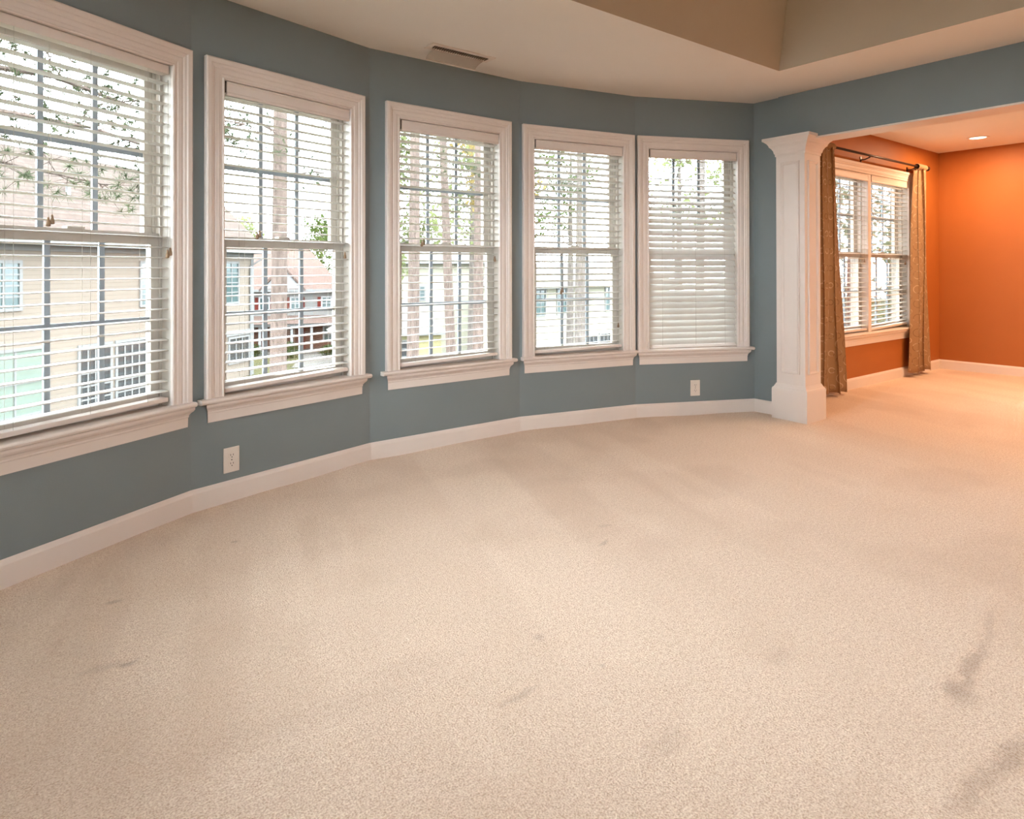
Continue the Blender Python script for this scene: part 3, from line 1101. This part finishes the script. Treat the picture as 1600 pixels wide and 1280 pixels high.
def hip_roof(parent, x0, x1, y0, y1, ze, zr, rx0, rx1, mat, over=0.45, name='roof'):
    x0, x1, y0, y1 = x0 - over, x1 + over, y0 - over, y1 + over
    ym = (y0 + y1) / 2
    v = [(x0, y0, ze), (x1, y0, ze), (x1, y1, ze), (x0, y1, ze), (rx0, ym, zr), (rx1, ym, zr),
         (x0, y0, ze - .02), (x1, y0, ze - .02), (x1, y1, ze - .02), (x0, y1, ze - .02)]
    mb = MB()
    mb.v = v
    mb.f = [(0, 1, 5, 4), (2, 3, 4, 5), (1, 2, 5), (3, 0, 4), (9, 8, 7, 6), (0, 6, 7, 1), (1, 7, 8, 2), (2, 8, 9, 3), (3, 9, 6, 0)]
    r = mb.build(name, mat, parent)
    g = MB()
    g.box(x0, x1, y0 - 0.1, y0, ze - 0.14, ze - 0.0)
    g.box(x0, x1, y0, y0 + over, ze - 0.06, ze - 0.021)
    g.box(x1, x1 + .1, y0 - .1, y1, ze - 0.14, ze)
    g.build('gutter', 'exterior_white', parent)
    return r


def place_house(name, p, ang, label):
    h = empty(name, (p[0], p[1], 0), math.radians(ang))
    tag(h, label, 'house')
    return h


# tan house close by on the left
hA = place_house('tan_house', (8.483, 30.4), 39.95, 'large tan sided house with brown hip roof outside the leftmost windows')
MB().box(-16, 0, 0, 5.4, G, 2.0).build('wall', 'siding_tan', hA)
hip_roof(hA, -16, 0, 0, 5.4, 2.0, 5.2, -15.0, 0.0, 'roof_brown')
MB().box(-0.16, 0.03, -0.03, 0.1, G, 1.95).build('corner_board', 'exterior_white', hA)
MB().box(-16, 0, -0.03, 0, 1.7, 1.95).build('frieze_board', 'exterior_white', hA)
MB().tube([(0.42, -0.42, 1.9), (0.42, -0.42, 1.75), (-0.24, -0.06, 1.3), (-0.24, -0.06, G)], 0.05, 6).build('downspout', 'exterior_white', hA)
house_window(hA, -11.95, -11.02, 0.05, 1.32, 'house_glass_teal', 2, 4)
house_window(hA, -6.5, -5.7, -0.10, 1.36, 'house_glass_teal', 2, 4)
house_window(hA, -1.95, -1.10, -0.25, 1.40, 'house_glass_teal', 2, 4)
house_window(hA, -12.1, -10.15, -3.05, -1.2, 'house_glass_green', 2, 2)
house_window(hA, -9.0, -7.85, -3.45, -1.35, 'house_glass_dark', 4, 5)
house_window(hA, -7.55, -6.3, -3.45, -1.35, 'house_glass_dark', 4, 5)
house_window(hA, -6.0, -4.9, -3.45, -1.35, 'house_glass_dark', 3, 5)
house_window(hA, -1.65, -0.36, -2.85, -1.85, 'house_glass_dark', 3, 1)
MB().box(-2.1, 0, -0.06, 0, -1.72, -1.5).build('band_board', 'exterior_white', hA)
MB().tube([(-11.3, 2.0, 4.2), (-11.3, 2.0, 5.6)], 0.11, 8).build('vent_pipe', 'exterior_white', hA)
MB().tube([(-8.3, 1.2, 3.4), (-8.3, 1.2, 3.95)], 0.07, 8).build('vent_pipe', 'grille_grey', hA)

# red brick house with white gable, farther down the street
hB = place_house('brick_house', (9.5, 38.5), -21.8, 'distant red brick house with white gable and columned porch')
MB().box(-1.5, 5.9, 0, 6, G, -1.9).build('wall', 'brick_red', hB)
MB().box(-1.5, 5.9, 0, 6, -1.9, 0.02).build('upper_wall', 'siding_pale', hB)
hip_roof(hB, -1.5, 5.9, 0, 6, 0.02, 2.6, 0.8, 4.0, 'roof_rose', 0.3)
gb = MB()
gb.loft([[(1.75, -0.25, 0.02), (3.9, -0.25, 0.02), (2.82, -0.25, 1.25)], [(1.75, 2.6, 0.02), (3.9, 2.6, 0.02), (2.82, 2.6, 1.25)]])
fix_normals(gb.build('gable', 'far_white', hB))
rk = MB()
for sx in (-1, 1):
    xe = 2.82 + sx * 1.25
    rk.loft([[(2.82, -0.4, 1.30), (2.82, -0.4, 1.46), (xe, -0.4, 0.02), (xe, -0.4, -0.14)], [(2.82, 2.6, 1.30), (2.82, 2.6, 1.46), (xe, 2.6, 0.02), (xe, 2.6, -0.14)]])
fix_normals(rk.build('gable_roof', 'roof_rose', hB))
for x in (1.60, 3.28, 5.0):
    house_window(hB, x, x + 0.44, -1.12, -0.5, 'house_glass_teal', 2, 2, 'far_white', 'shutter_red')
MB().box(-0.2, 5.7, -1.3, 0, -2.02, -1.86).build('porch_beam', 'far_white', hB)
pr_ = MB()
pr_.loft([[(-0.4, -1.5, -1.86), (-0.4, 0, -1.86), (-0.4, 0, -1.5)], [(5.8, -1.5, -1.86), (5.8, 0, -1.86), (5.8, 0, -1.5)]])
fix_normals(pr_.build('porch_roof', 'roof_rose', hB))
for x in (0.2, 1.68, 3.36, 4.42, 5.55):
    MB().box(x - 0.07, x + 0.07, -1.15, -1.01, G + 0.15, -2.02).build('porch_column', 'far_white', hB)
MB().box(-0.3, 5.8, -1.35, 0, G, G + 0.15).build('porch_floor', 'drive', hB)
MB().box(3.62, 4.05, -0.04, 0, G + 0.15, -2.15).build('door', 'shutter_red', hB)
house_window(hB, 2.2, 2.85, -3.0, -2.2, 'house_glass_teal', 2, 2, 'far_white')
house_window(hB, 5.1, 5.6, -3.0, -2.2, 'house_glass_teal', 2, 2, 'far_white')

# tall cream house
hC = place_house('cream_house', (14.5, 33.0), -16.42, 'tall cream sided house behind the three slim trunks')
MB().box(1.5, 8.4, 0, 8, G, 1.6).build('wall', 'siding_cream', hC)
hip_roof(hC, 1.5, 8.4, 0, 8, 1.6, 3.4, 4.4, 5.6, 'roof_grey')
house_window(hC, 3.35, 3.85, -0.55, 0.15, 'house_glass_teal', 2, 2)
house_window(hC, 6.9, 7.6, -0.6, 0.6, 'house_glass_teal', 2, 2)
# low yellow garage in front of it
hG = place_house('yellow_garage', (14.2, 28.6), -16.26, 'low yellow garage with grey hip roof before the cream house')
MB().box(-2.2, 2.75, 0, 3.0, G, -1.95).build('wall', 'siding_yellow', hG)
hip_roof(hG, -2.2, 2.75, 0, 3.0, -1.95, -0.35, -0.2, 0.9, 'roof_grey', 0.3)
house_window(hG, 0.2, 1.2, -3.1, -2.4, 'house_glass_dark', 2, 2)
# pale house beyond the next window
hD = place_house('pale_house', (20.0, 26.2), 9.46, 'pale cream house with small teal windows behind the single grey trunk')
MB().box(1.0, 16, 0, 3.4, G, 0.25).build('wall', 'siding_cream', hD)
hip_roof(hD, 1.0, 16, 0, 3.4, 0.25, 1.5, 2.8, 14, 'roof_grey')
house_window(hD, 1.9, 2.65, -1.3, 0.0, 'house_glass_teal', 2, 2)
house_window(hD, 3.72, 4.45, -1.3, 0.0, 'house_glass_teal', 2, 2)
house_window(hD, 8.3, 9.0, -1.35, 0.0, 'house_glass_teal', 2, 2)
house_window(hD, 6.3, 7.4, -3.35, -2.75, 'house_glass_dark', 3, 1)
house_window(hD, 7.7, 8.9, -3.35, -2.75, 'house_glass_dark', 3, 1)


# ------------------------------------------------------------------ trees
def foliage_mesh(name, mat, centres, per, size, kind):
    """many small leaves or needles round the given centres (x, y, z, radius)"""
    V, Fc = [], []
    for cx, cy, cz, R in centres:
        n = per
        d = rng.normal(size=(n, 3))
        d /= np.linalg.norm(d, axis=1)[:, None]
        if kind == 'needle':
            p = np.array([cx, cy, cz])
            ln = size * rng.uniform(0.6, 1.1, n)
            side = np.cross(d, rng.normal(size=(n, 3)))
            side /= np.linalg.norm(side, axis=1)[:, None]
            wdt = 0.007 * size / 0.18
            a = p + side * wdt
            b = p - side * wdt
            c = p + d * ln[:, None]
        else:
            p = np.array([cx, cy, cz]) + d * (R * rng.uniform(0.25, 1.0, n) ** 0.6)[:, None] * np.array([1, 1, 0.75])
            t1 = rng.normal(size=(n, 3))
            t1 /= np.linalg.norm(t1, axis=1)[:, None]
            t2 = np.cross(t1, rng.normal(size=(n, 3)))
            t2 /= np.linalg.norm(t2, axis=1)[:, None]
            s = size * rng.uniform(0.6, 1.3, n)[:, None]
            a, b, c = p + t1 * s, p - t1 * s * 0.4 + t2 * s * 0.5, p - t1 * s * 0.4 - t2 * s * 0.5
        o0 = len(V)
        V.extend(np.stack([a, b, c], 1).reshape(-1, 3).tolist())
        Fc.extend([(o0 + 3 * i, o0 + 3 * i + 1, o0 + 3 * i + 2) for i in range(n)])
    me = bpy.data.meshes.new(name)
    me.from_pydata(V, [], Fc)
    me.materials.append(MATS[mat])
    return me


def trunk_mb(h, r0, r1, lean=(0, 0), wob=0.06, z0=G):
    pts, rr = [], []
    n = 14
    for i in range(n + 1):
        t = i / n
        pts.append((lean[0] * t + wob * math.sin(4 * t + lean[1] * 9), lean[1] * t + wob * math.cos(3.3 * t) - wob, h * t))
        rr.append(r0 + (r1 - r0) * t + 0.25 * r0 * math.exp(-t * 30))
    return MB().tube(pts, rr, 12), pts


def pine(loc, h, r, lean, label, boughs, barkm='bark_pine', crown_from=0.55, seed=0):
    """boughs: extra low boughs (height above the ground, heading in degrees, length)"""
    t = empty('pine_tree', (loc[0], loc[1], G))
    tag(t, label, 'tree', 'pine trees outside the bow windows')
    mb, pts = trunk_mb(h, r, r * 0.35, lean)
    mb.build('trunk', barkm, t, smooth=True)
    R = random.Random(seed)
    bl = list(boughs)
    for i in range(12):
        bl.append((h * (crown_from + (1 - crown_from) * i / 12), R.uniform(0, 360), 1.7 * (1.15 - i / 12)))
    bm_ = MB()
    cen = []
    for bh, hd, ln in bl:
        f = bh / h
        k = min(len(pts) - 2, int(f * (len(pts) - 1)))
        px, py = pts[k][0], pts[k][1]
        a = math.radians(hd)
        path = [(px, py, bh)]
        for q in range(1, 6):
            u = q / 5
            path.append((px + math.cos(a) * ln * u + R.uniform(-.06, .06) * ln * u, py + math.sin(a) * ln * u + R.uniform(-.06, .06) * ln * u, bh + ln * (0.22 * u - 0.28 * u * u) + R.uniform(-.02, .02)))
        bm_.tube(path, [0.030 * max(0.3, ln / 2.4) * (1 - 0.8 * q / 5) for q in range(6)], 5)
        for q in range(int(24 * ln)):
            u = R.uniform(0.35, 1.0)
            j = min(4, int(u * 5))
            w = u * 5 - j
            p0 = [path[j][m] + (path[j + 1][m] - path[j][m]) * w for m in range(3)]
            off = [R.gauss(0, 0.16 * ln ** .5), R.gauss(0, 0.16 * ln ** .5), R.gauss(-0.04, 0.14 * ln ** .5)]
            p1 = [p0[m] + off[m] for m in range(3)]
            bm_.tube([p0, p1], [0.006, 0.003], 3)
            cen.append((p1[0], p1[1], p1[2], 0.1))
    bm_.build('boughs', barkm, t)
    o = link('needles', foliage_mesh('needles', 'needle_green', cen, 26, 0.14, 'needle'), t)
    o['kind'] = 'stuff'
    return t


def leafy(loc, h, cr, label, mat, n_clump=26, per=110, size=0.13, seed=0, low=0.3):
    t = empty('leafy_tree', (loc[0], loc[1], G))
    tag(t, label, 'tree', 'leafy trees outside')
    mb, pts = trunk_mb(h * 0.9, 0.11 + 0.008 * h, 0.04, (R_ := random.Random(seed)).uniform(-.4, .4) and (0.2, 0.1))
    mb.build('trunk', 'bark_grey', t, smooth=True)
    cen = []
    br = MB()
    for i in range(n_clump):
        z = h * (low + (1 - low) * (i + 0.5) / n_clump)
        w = cr * math.sin(math.pi * min(0.96, max(0.12, (z / h - low * 0.7) / (1 - low * 0.7)))) ** 0.7
        a, q = R_.uniform(0, 6.28), R_.uniform(0.3, 1.0)
        c = (w * q * math.cos(a), w * q * math.sin(a), z, cr * R_.uniform(0.28, 0.5))
        cen.append(c)
        br.tube([(0, 0, max(0.4, z - 0.35 * w)), c[:3]], [0.03, 0.008], 4)
    br.build('branches', 'bark_grey', t)
    o = link('leaves', foliage_mesh('leaves', mat, cen, per, size, 'leaf'), t)
    o['kind'] = 'stuff'
    return t


pine((3.55, 11.46), 17, 0.165, (0.12, 0.05), 'thick pine trunk standing alone behind the second window', [(6.35, -40, 1.5), (7.1, 205, 2.0), (7.6, -20, 1.9), (6.9, 170, 1.3)], seed=1)
pine((7.17, 13.18), 18, 0.155, (0.05, 0.0), 'slim pine trunk at the start of the three-trunk row', [(7.3, 0, 1.6)], seed=2)
pine((10.12, 16.08), 18, 0.155, (-0.5, 0.25), 'leaning pine trunk in the middle of the three-trunk row', [(7.5, 200, 1.8), (7.0, 20, 1.5)], seed=3)
pine((9.02, 13.22), 18, 0.145, (-0.05, 0.0), 'slim pine trunk nearest the middle window right jamb', [(7.0, 240, 1.5)], seed=4)
pine((10.29, 10.92), 17, 0.160, (0.0, 0.0), 'grey pine trunk behind the tilted blind', [(6.6, 200, 1.4), (6.9, 60, 1.8)], 'bark_grey', seed=5)
pine((16.06, 11.91), 17, 0.16, (0.1, 0.0), 'pine behind the nearly shut blind', [(6.4, 180, 1.6)], 'bark_grey', seed=6)
pine((-2.6, 9.6), 15, 0.18, (0.0, 0.0), 'needled pine whose boughs cross the leftmost window', [(7.3, -12, 3.4), (7.9, 8, 3.2), (6.4, -8, 4.2), (8.3, -2, 4.0), (6.9, 3, 4.6), (7.6, -4, 4.4), (6.0, 2, 3.3)], seed=7)
pine((1.85, 9.3), 16, 0.10, (0.1, 0.1), 'young pine with drooping boughs between the first two windows', [(6.2, 190, 1.2), (6.9, 150, 1.5), (7.4, 200, 1.4), (5.9, 170, 0.9), (6.7, 10, 1.2)], seed=8)
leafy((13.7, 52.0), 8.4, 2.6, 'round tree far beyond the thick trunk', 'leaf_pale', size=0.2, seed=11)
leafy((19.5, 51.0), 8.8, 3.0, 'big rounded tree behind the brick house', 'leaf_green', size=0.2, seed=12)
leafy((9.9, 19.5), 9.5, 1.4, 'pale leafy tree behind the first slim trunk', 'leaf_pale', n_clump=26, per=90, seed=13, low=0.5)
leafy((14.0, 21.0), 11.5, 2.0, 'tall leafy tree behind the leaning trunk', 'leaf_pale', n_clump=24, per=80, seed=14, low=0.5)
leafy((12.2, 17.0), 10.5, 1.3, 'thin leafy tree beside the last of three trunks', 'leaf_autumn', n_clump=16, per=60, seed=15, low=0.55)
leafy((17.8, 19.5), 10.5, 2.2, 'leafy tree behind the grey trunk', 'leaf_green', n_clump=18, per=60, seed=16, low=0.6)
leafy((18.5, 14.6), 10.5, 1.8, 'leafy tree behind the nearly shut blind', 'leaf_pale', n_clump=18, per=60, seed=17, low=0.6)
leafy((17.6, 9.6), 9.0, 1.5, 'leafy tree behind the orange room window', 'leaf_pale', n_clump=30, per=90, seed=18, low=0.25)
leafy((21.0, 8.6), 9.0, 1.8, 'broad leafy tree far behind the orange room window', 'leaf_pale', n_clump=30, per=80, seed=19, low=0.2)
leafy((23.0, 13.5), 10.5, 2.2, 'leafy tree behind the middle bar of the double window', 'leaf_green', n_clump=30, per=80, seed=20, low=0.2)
pine((14.51, 6.74), 15, 0.17, (0.05, 0.0), 'pine seen through the orange room window', [(6.5, 120, 1.4)], 'bark_grey', seed=21)


def shrub(loc, r, label):
    s = empty('shrub', (loc[0], loc[1], G))
    tag(s, label, 'shrub', 'shrubs in front of the brick house')
    cen = [(random.uniform(-.5, .5) * r, random.uniform(-.4, .4) * r, r * random.uniform(0.35, 0.8), r * 0.6) for _ in range(7)]
    o = link('leaves', foliage_mesh('leaves', 'shrub_green', cen, 130, 0.07, 'leaf'), s)
    o['kind'] = 'stuff'
    st = MB()
    for c in cen:
        st.tube([(0, 0, 0), c[:3]], [0.03, 0.01], 4)
    st.build('stems', 'bark_grey', s)


def onB(x, y):
    a = math.radians(-21.8)
    return (9.5 + x * math.cos(a) - y * math.sin(a), 38.5 + x * math.sin(a) + y * math.cos(a))


shrub(onB(1.4, -2.5), 0.7, 'green shrub nearest the tan house corner')
shrub(onB(3.2, -2.6), 0.8, 'wide green shrub before the brick house door')
shrub(onB(5.3, -2.5), 0.6, 'small shrub at the far end of the brick porch')

bpy.context.view_layer.update()
